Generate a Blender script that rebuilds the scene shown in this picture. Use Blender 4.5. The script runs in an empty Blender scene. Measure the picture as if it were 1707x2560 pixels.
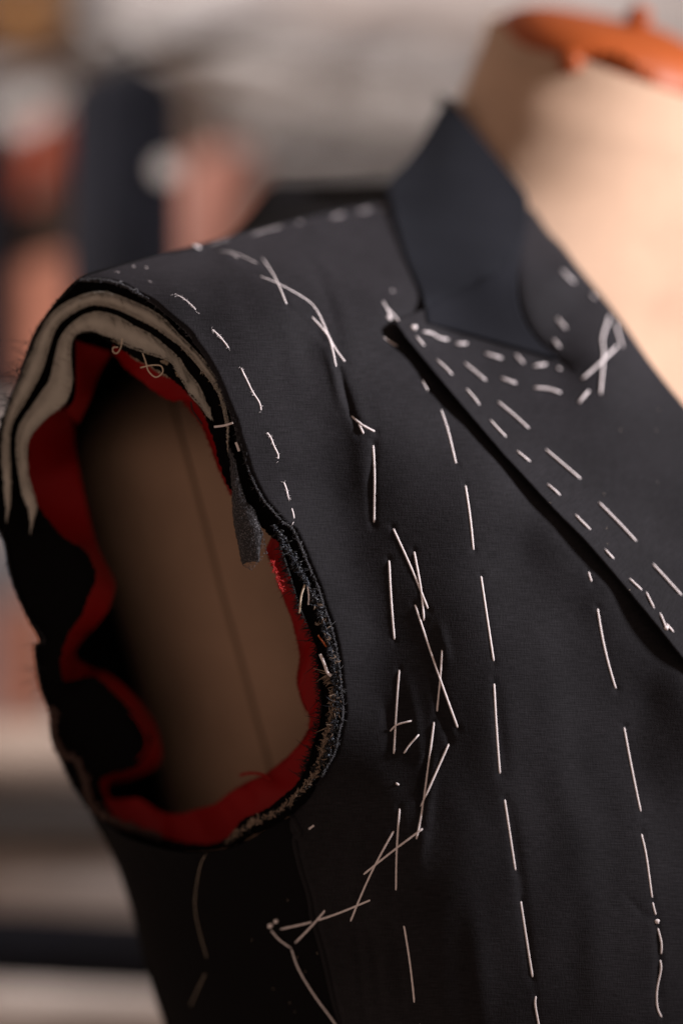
import bpy, bmesh, math, random
import numpy as np
from mathutils import Vector, Matrix
from mathutils.bvhtree import BVHTree
random.seed(7); rng = np.random.default_rng(7)
SC = bpy.context.scene; COL = SC.collection
R_ = math.radians

# ------------------------------------------------------------------ camera
LENS = 96.0; W0, H0 = 1707.0, 2560.0; K = H0*LENS/36.0
CAMP = Vector((0, -1.2, 1.45)); PITCH = R_(-7)
cd = bpy.data.cameras.new('camera'); cam = bpy.data.objects.new('camera', cd); COL.objects.link(cam)
cam.location = CAMP; cam.rotation_euler = (R_(90)+PITCH, 0, 0)
cd.lens = LENS; cd.sensor_fit = 'VERTICAL'; cd.sensor_height = 36; cd.sensor_width = 24
cd.clip_end = 100; cd.clip_start = .05
cd.dof.use_dof = True; cd.dof.focus_distance = 1.2; cd.dof.aperture_fstop = 1.42
SC.camera = cam
RT = Vector((1, 0, 0)); UP = Vector((0, -math.sin(PITCH), math.cos(PITCH))); FW = Vector((0, math.cos(PITCH), math.sin(PITCH)))
def P(px, py, d):                       # a place in the room, given by where it is seen and how far away it stands
    px, py, d = float(px), float(py), float(d)
    return CAMP + d*(RT*((px-W0/2)/K) + UP*((H0/2-py)/K) + FW)
def camvec(x, y, z): return RT*x + UP*y + FW*z

# ------------------------------------------------------------------ world, lamps, exposure
w = bpy.data.worlds.new('World'); SC.world = w; w.use_nodes = True
w.node_tree.nodes['Background'].inputs[0].default_value = (1.0, .71, .56, 1)
w.node_tree.nodes['Background'].inputs[1].default_value = .30
def area(name, loc, target, size, power, col, size_y=None):
    l = bpy.data.lights.new(name, 'AREA'); l.energy = power; l.color = col
    l.shape = 'RECTANGLE'; l.size = size; l.size_y = size_y or size
    o = bpy.data.objects.new(name, l); COL.objects.link(o); o.location = loc
    o.rotation_euler = (Vector(target)-Vector(loc)).to_track_quat('-Z', 'Y').to_euler()
    return o
CEN = P(900, 1100, 1.25)
KEYP = P(1430, 720, 1.3)
kl = area('window_lamp', KEYP+camvec(1.14, .44, -.36), KEYP, .18, 2.75, (1.0, .955, .96)); kl.data.spread = R_(42)
rm = area('wall_fill', P(300, -2600, 2.75), P(700, 500, 3.5), .8, 19, (1.0, .945, .93)); rm.data.spread = R_(120)  # added area light, no visible source, brightens the back wall
area('backdrop_fill', P(-1800, -600, 1.45), P(250, 1150, 2.0), .4, 3.4, (1.0, .9, .84)).data.spread = R_(100)  # added unseen light for the hanging garments and cloth rack
SC.view_settings.view_transform = 'Standard'; SC.view_settings.look = 'None'
SC.view_settings.exposure = -0.15; SC.view_settings.gamma = 1
SC.render.engine = 'CYCLES'
SC.cycles.use_denoising = True
SC.cycles.max_bounces = 6

# ------------------------------------------------------------------ materials
def nodes(m): return m.node_tree.nodes, m.node_tree.links
def mat(name, col, rough=.8, sheen=0, sheen_tint=(1,1,1), metal=0, spec=.3, noise=None, bump=None, uvweave=None, coat=0, var=.0, varscale=40, fleck=None, yarn=None):
    m = bpy.data.materials.new(name); m.use_nodes = True; n, l = nodes(m); b = n['Principled BSDF']
    b.inputs['Base Color'].default_value = (*col, 1); b.inputs['Roughness'].default_value = rough
    b.inputs['Metallic'].default_value = metal; b.inputs['Specular IOR Level'].default_value = spec
    b.inputs['Sheen Weight'].default_value = sheen; b.inputs['Sheen Tint'].default_value = (*sheen_tint, 1)
    b.inputs['Sheen Roughness'].default_value = .5; b.inputs['Coat Weight'].default_value = coat
    tc = n.new('ShaderNodeTexCoord'); hs = []
    colsock = None
    def mixc(f, a, c):
        mx = n.new('ShaderNodeMix'); mx.data_type = 'RGBA'
        if hasattr(f, 'links'): l.new(f, mx.inputs[0])
        else: mx.inputs[0].default_value = f
        for k, v in ((6, a), (7, c)):
            if hasattr(v, 'links'): l.new(v, mx.inputs[k])
            else: mx.inputs[k].default_value = (*v, 1)
        return mx.outputs[2]
    def math_(op, a, c=None):
        q = n.new('ShaderNodeMath'); q.operation = op
        for k, v in ((0, a), (1, c)):
            if v is None: continue
            if hasattr(v, 'links'): l.new(v, q.inputs[k])
            else: q.inputs[k].default_value = v
        return q.outputs[0]
    cur = tuple(col)
    if var:
        t = n.new('ShaderNodeTexNoise'); t.inputs['Scale'].default_value = varscale; t.inputs['Detail'].default_value = 5
        l.new(tc.outputs['Object'], t.inputs['Vector'])
        r = n.new('ShaderNodeMapRange'); r.inputs[1].default_value = .3; r.inputs[2].default_value = .7
        l.new(t.outputs[0], r.inputs[0])
        cur = mixc(r.outputs[0], tuple(c*(1-var) for c in col), tuple(c*(1+var) for c in col))
    if fleck:                                      # pale fibres in felt or weave
        fs, fc, fa = fleck
        t = n.new('ShaderNodeTexNoise'); t.inputs['Scale'].default_value = fs; t.inputs['Detail'].default_value = 3
        l.new(tc.outputs['Object'], t.inputs['Vector'])
        r = n.new('ShaderNodeMapRange'); r.inputs[1].default_value = fa; r.inputs[2].default_value = fa+.1
        l.new(t.outputs[0], r.inputs[0]); cur = mixc(r.outputs[0], cur, fc)
        hs.append((t.outputs[0], 1.0))
    if uvweave:                                    # woven cloth: warp and weft in metres along the cloth (UV in metres)
        pu, pv, amp, cw = uvweave
        sp = n.new('ShaderNodeSeparateXYZ'); l.new(tc.outputs['UV'], sp.inputs[0])
        tn = n.new('ShaderNodeTexNoise'); tn.inputs['Scale'].default_value = 300; l.new(tc.outputs['UV'], tn.inputs['Vector'])
        j = math_('MULTIPLY', tn.outputs[0], 1.6)
        a = math_('SINE', math_('ADD', math_('MULTIPLY', sp.outputs[0], 2*math.pi/pu), j))
        c = math_('SINE', math_('ADD', math_('MULTIPLY', sp.outputs[1], 2*math.pi/pv), j))
        wv = math_('ADD', math_('MULTIPLY', a, .35), c)
        hs.append((wv, amp))
        if cw:
            r = n.new('ShaderNodeMapRange'); r.inputs[1].default_value = -1.35; r.inputs[2].default_value = 1.35
            l.new(wv, r.inputs[0]); lo = n.new('ShaderNodeMix'); 
            mul = n.new('ShaderNodeMix'); mul.data_type = 'RGBA'; mul.blend_type = 'MULTIPLY'; mul.inputs[0].default_value = 1
            if hasattr(cur, 'links'): l.new(cur, mul.inputs[6])
            else: mul.inputs[6].default_value = (*cur, 1)
            n.remove(lo)
            g = n.new('ShaderNodeMix'); g.data_type = 'RGBA'; l.new(r.outputs[0], g.inputs[0])
            g.inputs[6].default_value = (1-cw,)*3+(1,); g.inputs[7].default_value = (1+cw,)*3+(1,)
            l.new(g.outputs[2], mul.inputs[7]); cur = mul.outputs[2]
    if yarn:                                       # irregular weft and warp yarns: stretched noise along the cloth
        for (su, sv, am) in yarn:
            mp = n.new('ShaderNodeMapping'); mp.inputs['Scale'].default_value = (su, sv, 1); l.new(tc.outputs['UV'], mp.inputs[0])
            t = n.new('ShaderNodeTexNoise'); t.inputs['Scale'].default_value = 1; t.inputs['Detail'].default_value = 2
            l.new(mp.outputs[0], t.inputs['Vector']); hs.append((t.outputs[0], am*2.2))
            r = n.new('ShaderNodeMapRange'); r.inputs[1].default_value = .3; r.inputs[2].default_value = .7; r.inputs[3].default_value = 1-am*.45; r.inputs[4].default_value = 1+am*.45
            l.new(t.outputs[0], r.inputs[0]); cb = n.new('ShaderNodeCombineColor')
            for q_ in range(3): l.new(r.outputs[0], cb.inputs[q_])
            mul = n.new('ShaderNodeMix'); mul.data_type = 'RGBA'; mul.blend_type = 'MULTIPLY'; mul.inputs[0].default_value = 1
            if hasattr(cur, 'links'): l.new(cur, mul.inputs[6])
            else: mul.inputs[6].default_value = (*cur, 1)
            l.new(cb.outputs[0], mul.inputs[7]); cur = mul.outputs[2]
    if noise:
        t = n.new('ShaderNodeTexNoise'); t.inputs['Scale'].default_value = noise[0]; t.inputs['Detail'].default_value = 4
        l.new(tc.outputs['Object'], t.inputs['Vector']); hs.append((t.outputs[0], noise[1]))
    if hs:
        s = None
        for k, a in hs:
            q = math_('MULTIPLY', k, a); s = q if s is None else math_('ADD', s, q)
        bp = n.new('ShaderNodeBump'); bp.inputs['Strength'].default_value = bump or .4; bp.inputs['Distance'].default_value = .0004
        l.new(s, bp.inputs['Height']); l.new(bp.outputs[0], b.inputs['Normal'])
    if hasattr(cur, 'links'): l.new(cur, b.inputs['Base Color'])
    return m
M = {}
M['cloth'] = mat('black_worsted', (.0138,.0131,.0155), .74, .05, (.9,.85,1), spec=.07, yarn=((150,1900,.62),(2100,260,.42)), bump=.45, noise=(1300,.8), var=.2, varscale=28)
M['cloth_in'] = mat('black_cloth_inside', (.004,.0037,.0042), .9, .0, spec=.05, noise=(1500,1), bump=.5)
M['side'] = mat('black_cloth_shaded', (.007,.0066,.0075), .85, .0, spec=.04, noise=(1200,1), bump=.4)  # same jacket cloth coloured darker for the shade on side and back
M['collar'] = mat('navy_melton', (.0072,.0076,.0108), .9, .05, (.7,.78,1), spec=.1, noise=(1400,1), bump=.35, var=.1)
M['cream'] = mat('cream_felt', (.46,.43,.385), .95, .25, noise=(900,1.2), bump=.8, var=.12, varscale=120)
M['charcoal'] = mat('charcoal_felt', (.028,.027,.031), .95, .2, fleck=(1500,(.17,.165,.185),.56), bump=.9)
M['red'] = mat('red_lining', (.26,.0012,.0025), .5, .0, (1,.3,.3), uvweave=(.0006,.0006,.3,0), bump=.3, noise=(500,.5), spec=.2)
M['red_lit'] = mat('red_lining_lit', (.42,.010,.010), .45, .3, (1,.3,.3))  # brighter copy of the lining red, light put into the colour
M['canvas'] = mat('canvas_weave', (.42,.34,.26), .95, 0, uvweave=(.0016,.0016,1.,.5), bump=1)
M['thread'] = mat('white_basting_cotton', (.84,.77,.79), .7, .1, noise=(2500,1), bump=.5)
M['cthread'] = mat('cream_thread', (.66,.55,.44), .8)
M['bthread'] = mat('black_thread', (.008,.008,.009), .7)
M['navythread'] = mat('navy_edge_thread', (.010,.014,.026), .35, .1, spec=.5, fleck=(700,(.10,.13,.18),.62), bump=1)
M['tape'] = mat('fawn_tape', (.19,.135,.10), .9, .1, fleck=(700,(.30,.23,.18),.55), bump=1)
M['tape_dark'] = mat('dark_brown_tape', (.06,.035,.03), .9)
M['fray'] = mat('frayed_black_yarn', (.026,.026,.036), .6, .2)
M['linen'] = mat('linen', (.52,.345,.245), .9, .05, uvweave=(.0009,.0009,.5,.06), bump=.5, noise=(500,1.), var=.10, varscale=22)
M['seam'] = mat('linen_seam_thread', (.30,.20,.135), .9)
M['orange'] = mat('orange_plastic', (.36,.074,.014), .5, 0, spec=.35, coat=.0, var=.05, varscale=60, noise=(120,.4), bump=.2)
M['orange_dk'] = mat('orange_plastic_ribs', (.62,.13,.03), .5)
M['steel'] = mat('steel', (.7,.66,.64), .22, metal=1)
M['wall'] = mat('plaster', (.40,.36,.345), .9, noise=(20,1), bump=.2, var=.08, varscale=2)

# ------------------------------------------------------------------ object helpers
def tag(o, label=None, cat=None, group=None, kind=None):
    if label: o['label'] = label
    if cat: o['category'] = cat
    if group: o['group'] = group
    if kind: o['kind'] = kind
    return o
def empty(name, loc, label, cat, group=None):
    o = bpy.data.objects.new(name, None); COL.objects.link(o); o.location = loc; o.empty_display_size = .05
    bpy.context.view_layer.update()
    return tag(o, label, cat, group)
def link(name, me, m, parent=None):
    me.materials.append(m); o = bpy.data.objects.new(name, me); COL.objects.link(o)
    if parent is not None:
        root = parent; off = Vector((0,0,0))
        while root is not None: off += root.location; root = root.parent
        o.parent = parent; me.transform(Matrix.Translation(-off))
    return o
def grid(name, G, m, parent=None, closed_u=False, closed_v=False, uv=None, solid=0, smooth=True, flip=False):
    """G[i][j] world points; i runs along u, j along v"""
    nu, nv = len(G), len(G[0]); vs = [tuple(p) for r in G for p in r]; fs = []
    for i in range(nu if closed_u else nu-1):
        for j in range(nv if closed_v else nv-1):
            a, b = i*nv+j, i*nv+(j+1) % nv; c, d = ((i+1) % nu)*nv+(j+1) % nv, ((i+1) % nu)*nv+j
            fs.append((a, d, c, b) if flip else (a, b, c, d))
    me = bpy.data.meshes.new(name); me.from_pydata(vs, [], fs)
    A = np.array(vs).reshape(nu, nv, 3)
    cu = np.concatenate([[0], np.cumsum(np.linalg.norm(np.diff(A, axis=0), axis=2).mean(1))])
    cv = np.concatenate([[0], np.cumsum(np.linalg.norm(np.diff(A, axis=1), axis=2).mean(0))])
    if uv is None:
        U = np.stack(np.meshgrid(cv, cu), -1).reshape(-1, 2)
    else: U = np.array(uv).reshape(-1, 2)
    ul = me.uv_layers.new(name='UVMap'); vi = np.empty(len(me.loops), dtype=np.int32); me.loops.foreach_get('vertex_index', vi)
    ul.data.foreach_set('uv', U[vi].astype(np.float32).ravel())
    if smooth: me.polygons.foreach_set('use_smooth', [True]*len(me.polygons))
    o = link(name, me, m, parent)
    if solid:
        s = o.modifiers.new('thickness', 'SOLIDIFY'); s.thickness = solid; s.offset = 0
    return o
def cr(pts, n, closed=False):
    """Catmull-Rom through pts (any dimension) resampled evenly to n"""
    p = np.array(pts, float)
    if closed: q = np.vstack([p[-1], p, p[0], p[1]])
    else: q = np.vstack([2*p[0]-p[1], p, 2*p[-1]-p[-2]])
    out = []
    for i in range(1, len(q)-2):
        t = np.linspace(0, 1, 16, endpoint=False)[:, None]
        a, b, c, d = q[i-1], q[i], q[i+1], q[i+2]
        out.append(.5*((2*b)+(-a+c)*t+(2*a-5*b+4*c-d)*t**2+(-a+3*b-3*c+d)*t**3))
    out = np.vstack(out+[q[-2][None]])
    return out
def resample(c, n):
    s = np.concatenate([[0], np.cumsum(np.linalg.norm(np.diff(c[:, :2], axis=0), axis=1))]); t = np.linspace(0, s[-1], n)
    return np.stack([np.interp(t, s, c[:, k]) for k in range(c.shape[1])], 1)
def curve(pts, n, closed=False): return resample(cr(pts, n, closed), n)
def knots(pts, per, closed=False):
    """Catmull-Rom with `per` samples per control interval (keeps paired curves in step)"""
    c = cr(pts, 0, closed); m_ = (len(c)-1)//16
    t = np.linspace(0, len(c)-1, m_*per+1)
    return np.stack([np.interp(t, np.arange(len(c)), c[:, k]) for k in range(c.shape[1])], 1)
class TPS:
    def __init__(s, pts, lam=1e-3):
        p = np.array(pts, float); s.x = p[:, :2]/1000; n = len(p)
        r = np.linalg.norm(s.x[:, None]-s.x[None], axis=2); Km = np.where(r > 0, r**2*np.log(r+1e-12), 0)+lam*np.eye(n)
        Pm = np.c_[np.ones(n), s.x]; A = np.block([[Km, Pm], [Pm.T, np.zeros((3, 3))]])
        s.w = np.linalg.solve(A, np.r_[p[:, 2], 0, 0, 0])
    def __call__(s, X):
        X = np.asarray(X, float)/1000; r = np.linalg.norm(X[:, None]-s.x[None], axis=2)
        return np.where(r > 0, r**2*np.log(r+1e-12), 0)@s.w[:-3]+s.w[-3]+X@s.w[-2:]
def ridge(X, line, width, amp):
    """smooth fold along a polyline, metres; positive comes forward"""
    L = np.array(line, float); best = np.full(len(X), 1e9); tt = np.zeros(len(X)); n = len(L)-1
    for i in range(n):
        a, b = L[i], L[i+1]; ab = b-a; t = np.clip(((X-a)@ab)/(ab@ab), 0, 1)
        d = np.linalg.norm(X-(a+t[:, None]*ab), axis=1); k = d < best; best[k] = d[k]; tt[k] = (i+t[k])/n
    return -amp*np.exp(-(best/width)**2)*np.sin(np.pi*np.clip(tt*.9+.05, 0, 1))**.6
def tube_verts(pts, r, sides=7, taper=0.0, cap=True):
    pts = [Vector(p) for p in pts]; vs = []; fs = []; n = len(pts); nrm = None
    for i, p in enumerate(pts):
        t = (pts[min(i+1, n-1)]-pts[max(i-1, 0)])
        if t.length < 1e-9: t = Vector((0,0,1))
        t.normalize()
        if nrm is None: nrm = t.orthogonal().normalized()
        nrm = (nrm-t*nrm.dot(t)); nrm = nrm.normalized() if nrm.length > 1e-6 else t.orthogonal().normalized()
        bn = t.cross(nrm); rr = r[i] if hasattr(r, '__len__') else r
        for k in range(sides):
            a = 2*math.pi*k/sides; vs.append(p+(nrm*math.cos(a)+bn*math.sin(a))*rr)
    for i in range(n-1):
        for k in range(sides):
            fs.append((i*sides+k, i*sides+(k+1) % sides, (i+1)*sides+(k+1) % sides, (i+1)*sides+k))
    if cap: fs.append(tuple(range(sides))[::-1]); fs.append(tuple((n-1)*sides+k for k in range(sides)))
    return vs, fs
def tree_of(objs):
    vs, fs = [], []
    for o in objs:
        off = Vector((0,0,0)); q = o.parent
        while q is not None: off += q.location; q = q.parent
        b0 = len(vs); vs += [v.co+off for v in o.data.vertices]; fs += [tuple(i+b0 for i in p.vertices) for p in o.data.polygons]
    return BVHTree.FromPolygons(vs, fs)
class MB:
    def __init__(s): s.v = []; s.f = []
    def add(s, vf):
        o = len(s.v); s.v += [tuple(v) for v in vf[0]]; s.f += [tuple(i+o for i in f) for f in vf[1]]; return s
    def tube(s, pts, r, sides=7): return s.add(tube_verts(pts, r, sides))
    def lathe(s, base, axis, prof, seg=32, sx=1, sy=1):
        axis = Vector(axis).normalized(); u = axis.orthogonal().normalized(); v_ = axis.cross(u); vs = []; fs = []; n = len(prof)
        for r, h in prof:
            for k in range(seg):
                a = 2*math.pi*k/seg; vs.append(Vector(base)+axis*h+(u*math.cos(a)*sx+v_*math.sin(a)*sy)*r)
        for i in range(n-1):
            for k in range(seg): fs.append((i*seg+k, i*seg+(k+1) % seg, (i+1)*seg+(k+1) % seg, (i+1)*seg+k))
        fs.append(tuple(range(seg))[::-1]); fs.append(tuple((n-1)*seg+k for k in range(seg)))
        return s.add((vs, fs))
    def box(s, c, ax, ay, az):
        c = Vector(c); vs = [c+ax*i+ay*j+az*k for i in (-1,1) for j in (-1,1) for k in (-1,1)]
        return s.add((vs, [(0,1,3,2),(4,6,7,5),(0,4,5,1),(2,3,7,6),(0,2,6,4),(1,5,7,3)]))
    def build(s, name, m, parent=None, smooth=True, bevel=0):
        me = bpy.data.meshes.new(name); me.from_pydata(s.v, [], s.f)
        me.polygons.foreach_set('use_smooth', [smooth]*len(me.polygons))
        o = link(name, me, m, parent)
        if bevel:
            b = o.modifiers.new('soft_edges', 'BEVEL'); b.width = bevel; b.segments = 3
        return o
noise1 = lambda n, k, amp: np.interp(np.linspace(0, k, n), np.arange(k+1), rng.normal(0, amp, k+1))

# ------------------------------------------------------------------ background: wall, rail, garments, cloth rack
def tagst(o): return tag(o, kind='structure')
g = [[P(x, y, 3.5) for x in np.linspace(-2600, 4400, 8)] for y in np.linspace(-2600, 5600, 8)]
tagst(grid('wall', g, M['wall'], solid=.0))
BM = {k: mat(k, c, r, s, noise=(300,1), bump=.4, var=.15, varscale=15) for k, c, r, s in (
    ('navy_coat_cloth', (.004,.0047,.009), 1.0, .0), ('salmon_cloth', (.42,.20,.16), .9, .2), ('rust_cloth', (.34,.06,.025), .95, .0),
    ('peach_cloth', (.33,.135,.09), .9, .05), ('taupe_cloth', (.15,.105,.085), .9, .1), ('pale_cloth', (.62,.55,.52), .9, .1),
    ('cream_cloth', (.34,.275,.24), .9, .1), ('dark_board', (.05,.045,.045), .7, 0), ('amber_glass', (.42,.19,.05), .3, 0),
    ('white_paper', (.78,.74,.72), .8, 0), ('grey_beam', (.25,.225,.22), .7, 0), ('highlight_grey', (.30,.28,.275), .6, 0), ('blue_grey_cloth', (.15,.17,.21), .9, .1))}
def garment(name, cx, top, bot, half, d, m, label, cat, lean=0, folds=7, group=None, hook=True):
    """a garment on a hanger: sloping shoulders, vertical folds, real depth"""
    root = empty(name, P(cx, bot, d), label, cat, group); G = []
    for i in range(26):
        t = i/25; y = top+(bot-top)*t; sh = min(1, (t/.08)**.5) if t > 0 else .12
        hw = half*(.28+.72*sh)*(1+.08*t); row = []
        for k in range(64):
            a = 2*math.pi*k/64; f = 1+.07*t*math.sin(folds*a+cx)+.03*math.sin(13*a)
            row.append(P(cx+lean*t+hw*f*math.cos(a), y+10*math.sin(2*a), d)+FW*(.045*(.4+.6*sh)*f*math.sin(a)))
        G.append(row)
    G = [[P(cx, top-4, d)]*64]+G
    grid('cloth_body', G, m, root, closed_v=True)
    hb = MB(); hb.tube([P(cx-half*.8, top+60, d), P(cx, top-6, d), P(cx+half*.8, top+60, d)], .006)
    hp = [P(cx+60*math.sin(a)*.35, top-50-26*math.cos(a), d) for a in np.linspace(-1.2, 3.6, 14)]
    hb.tube([P(cx, top-6, d), P(cx, top-30, d)]+hp[::-1], .0022)
    hb.build('hanger', BM['dark_board'], root)
    return root
garment('hanging_coat', 312, 175, 1010, 130, 1.70, BM['navy_coat_cloth'], 'dark navy coat hanging out of focus left of the shoulder', 'coat', folds=5)
garment('hanging_garment', 560, 370, 900, 92, 2.1, BM['salmon_cloth'], 'salmon pink garment hanging out of focus just above the shoulder seam', 'garment', lean=-70)
garment('hanging_garment', 130, 300, 700, 68, 2.1, BM['rust_cloth'], 'rust orange garment hanging blurred at the upper left', 'garment')
garment('hanging_garment', 120, 500, 1000, 110, 2.05, BM['taupe_cloth'], 'taupe garment hanging blurred below the rust orange one', 'garment')
garment('hanging_garment', 110, 650, 960, 130, 1.98, BM['peach_cloth'], 'peach garment hanging blurred beside the padded shoulder edge', 'garment')
garment('hanging_garment', -60, 300, 1000, 105, 1.95, BM['navy_coat_cloth'], 'dark navy garment cut by the left edge of the photo', 'garment')
garment('hanging_garment', 62, 1500, 1790, 62, 2.1, BM['peach_cloth'], 'small salmon brown garment hanging blurred low beside the armhole', 'garment')
garment('hanging_garment', -40, 1330, 1750, 75, 2.7, BM['blue_grey_cloth'], 'slate grey garment hanging blurred at the lower left edge', 'garment')
garment('hanging_garment', 500, 255, 620, 58, 2.15, BM['taupe_cloth'], 'dark taupe garment hanging blurred between the navy coat and the salmon garment', 'garment')
garment('hanging_garment', 205, 130, 600, 42, 2.1, BM['taupe_cloth'], 'narrow dark taupe garment hanging blurred between the rust garment and the navy coat', 'garment')
rl = MB(); rl.tube([P(-900, 290, 2.05), P(-60, 240, 2.02), P(322, 130, 2.0), P(700, 60, 2.2)], .006, 10)
# added pale disc standing in for a blurred highlight at the navy coat
bt = MB(); bt.lathe(P(418, 424, 1.66), -FW, [(.001,0),(.0078,0),(.0088,.001),(.0078,.002),(.0064,.0016),(.001,.0015)], 24)
# pale paper patterns pinned on the wall
def sheet(cx, cy, hw, hh, rot, label, m='white_paper', cat='paper pattern'):
    G = []; c, s = math.cos(rot), math.sin(rot)
    for i in range(12):
        row = []
        for j in range(12):
            u, v = (j/11*2-1)*hw*(1-.25*(i/11)**2), (i/11*2-1)*hh
            row.append(P(cx+u*c-v*s, cy+u*s+v*c, 3.47-.02*abs(math.sin(3*u/hw+2*v/hh))))
        G.append(row)
    o = grid('paper_pattern', G, BM[m], solid=.002); return tag(o, label, cat)
sheet(945, 300, 150, 110, -.2, 'large pale paper pattern blurred on the wall beside the neck')
sheet(650, 330, 80, 80, .3, 'small pale paper pattern blurred above the salmon garment')
sheet(400, 40, 170, 100, .1, 'pale cream paper pattern blurred at the top left of the wall')
sheet(60, 230, 110, 90, .6, 'blue white paper blurred above the rust orange garment')
sheet(700, 170, 300, 60, .45, 'long pale paper strip pinned aslant above the navy coat', 'white_paper')
sheet(1000, 20, 330, 70, .12, 'wide pale paper strip blurred along the top of the wall', 'cream_cloth')
bmb = MB(); a, b = P(-300, -30, 3.35), P(3200, 560, 3.35); a, b = P(380, -10, 3.38), P(1700, 190, 3.38); t = (b-a)
bmb.box((a+b)/2, t/2*1.4, UP*.022, FW*.03)
tagst(bmb.build('ceiling_beam', BM['grey_beam'], bevel=.004))
bmb = MB(); a, b = P(600, 400, 3.38), P(1700, 475, 3.38); t = (b-a)
bmb.box((a+b)/2, t/2, UP*.028, FW*.05)
tagst(bmb.build('wall_ledge', BM['dark_board'], bevel=.004))
tagst(MB().box(P(-210, -40, 3.0), RT*.19, UP*.085, FW*.10).build('wall_cupboard', BM['dark_board'], smooth=False, bevel=.003))
jar = empty('glass_jar', P(60, 130, 2.9), 'amber glass jar blurred at the top left corner', 'jar')
MB().lathe(P(60, 130, 2.9), UP, [(.02,0),(.03,.004),(.032,.05),(.02,.066),(.016,.074),(.016,.08)], 32).build('jar_body', BM['amber_glass'], jar)
MB().lathe(P(60, 130, 2.9)+UP*.081, UP, [(.018,0),(.019,.004),(.019,.014),(.016,.017)], 32).build('lid', BM['dark_board'], jar)
# cloth rack low on the left: bolts of cloth lying on boards
def bolt(y, rpx, m, label, d=1.78, x1=800, tilt=0):
    root = empty('cloth_bolt', P(-300, y, d), label, 'cloth bolt', 'bolts of cloth lying on the rack'); r = rpx/K*d
    G = []
    for i in range(14):
        x = -700+(x1+700)*i/13; row = []
        for k in range(40):
            a_ = 2*math.pi*k/40; rr = r*(1+.02*math.sin(5*a_+i*.7))
            row.append(P(x, y+tilt*(x+700)/1400, d)+UP*rr*math.sin(a_)+FW*rr*math.cos(a_))
        G.append(row)
    grid('cloth_roll', G, BM[m], root, closed_v=True)
    e = P(x1, y+tilt*(x1+700)/1400, d); eb = MB()
    for q in range(4): eb.lathe(e, RT, [(r*(.98-.22*q), .0), (r*(.98-.22*q), .004+.002*q)], 32)
    eb.build('roll_end', BM[m], root)
    MB().lathe(e-RT*.01, RT, [(r*.16, 0), (r*.16, .03)], 20).build('core_tube', BM['taupe_cloth'], root)
bolt(1895, 92, 'cream_cloth', 'cream cloth bolt blurred on the rack, uppermost of the four')
bolt(2170, 108, 'pale_cloth', 'pale grey cloth bolt blurred between the dark board and the navy bolt')
bolt(2325, 88, 'navy_coat_cloth', 'dark navy cloth bolt blurred low on the rack', 1.70, tilt=80)
bolt(2545, 100, 'pale_cloth', 'pale pinkish cloth bolt blurred at the bottom of the rack')
rk = empty('cloth_rack', P(0, 2700, 1.8), 'dark board rack that carries the blurred cloth bolts', 'rack')
for y in (2026, 2700, 1770-0): 
    if y == 1770: continue
    MB().box(P(0, y, 1.80), RT*.24, UP*.009, FW*.075).build('board', BM['dark_board'], rk, smooth=False, bevel=.002)
MB().box(P(-760, 2300, 1.80), RT*.008, UP*.2, FW*.09).build('side_post', BM['dark_board'], rk, smooth=False, bevel=.002)
ro = rl.build('garment_rail', BM['dark_board']); tag(ro, 'steel rail that carries the blurred hanging garments', 'rail')
bo = bt.build('highlight_disc', M['linen']); tag(bo, 'added pale disc standing in for a blurred highlight on the navy coat', 'highlight_disc')
bo.data.materials[0] = BM['highlight_grey']

# ------------------------------------------------------------------ dress form
df = empty('dress_form', P(980, 2700, 1.42), 'linen covered tailor dress form with orange neck cap wearing the unfinished jacket', 'dress form')
Sx = camvec(-.78, 0, -.62); Fr = camvec(.62, 0, -.78)
rings = [(1520,150,1.440,.0610,.061,.16),(1515,240,1.440,.068,.065,.13),(1505,330,1.44,.077,.070,.09),(1480,430,1.445,.088,.078,.05),(1445,530,1.45,.100,.088,.05),
         (1385,640,1.455,.122,.100,.02),(1290,760,1.455,.148,.110,0),(1150,900,1.45,.174,.118,0),(1035,1100,1.435,.190,.126,0),(1025,1300,1.432,.182,.128,0),(1080,1600,1.43,.170,.126,0),(1130,2000,1.43,.158,.118,0),(1170,2400,1.43,.148,.11,0),(1180,2700,1.43,.146,.105,0)]
rk_ = knots(rings, 10)
G = []
for (px, py, d, a, b, tl) in rk_:
    row = []; c = P(px, py, d)
    for k in range(120):
        th = 2*math.pi*k/120; ca, sa = math.cos(th), math.sin(th); e = .9
        v = Sx*float(a*abs(ca)**e*np.sign(ca))+Fr*float(b*abs(sa)**e*np.sign(sa))
        row.append(c+v-UP*(v.dot(RT)*.36*tl/.16)+UP*(v.dot(FW)*.28*tl/.16))
    G.append(row)
grid('torso', G, M['linen'], df, closed_v=True)
body_bvh_src = G
# neck cap: a thick domed disc with a knob, lug, ribbed notch and screw heads
c0 = P(1520, 163, 1.440); tl = .16
ax = (UP + RT*.36 - FW*.28).normalized()
ux = (RT - ax*RT.dot(ax)).normalized(); uy = ax.cross(ux)
if uy.dot(FW) > 0: uy = -uy                      # uy points to the camera
TLX = 1.95
G = []
prof = [(.0001,.030),(.02,.0295),(.038,.0265),(.052,.020),(.0595,.012),(.0625,.006),(.063,.001),(.0625,-.004),(.0615,-.0065),(.055,-.007),(.0001,-.007)]
prof = cr(prof, 0)[::4]
for r, h in prof:
    row = []
    for k in range(144):
        th = 2*math.pi*k/144; hh = h*(.80+.1*math.cos(th)) if h > 0 else h
        ang = (math.degrees(th)+360) % 360
        rr = r
        if 252 < ang < 283 and r > .054 and h < .011: hh = .004+.007*math.sin(math.pi*(ang-252)/31)+.002*math.sin(th*60); rr = min(r, .0615)   # notch
        row.append(c0+ux*float(rr*math.cos(th))-uy*float(rr*math.sin(th))+ax*float(hh))
    G.append(row)
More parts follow.
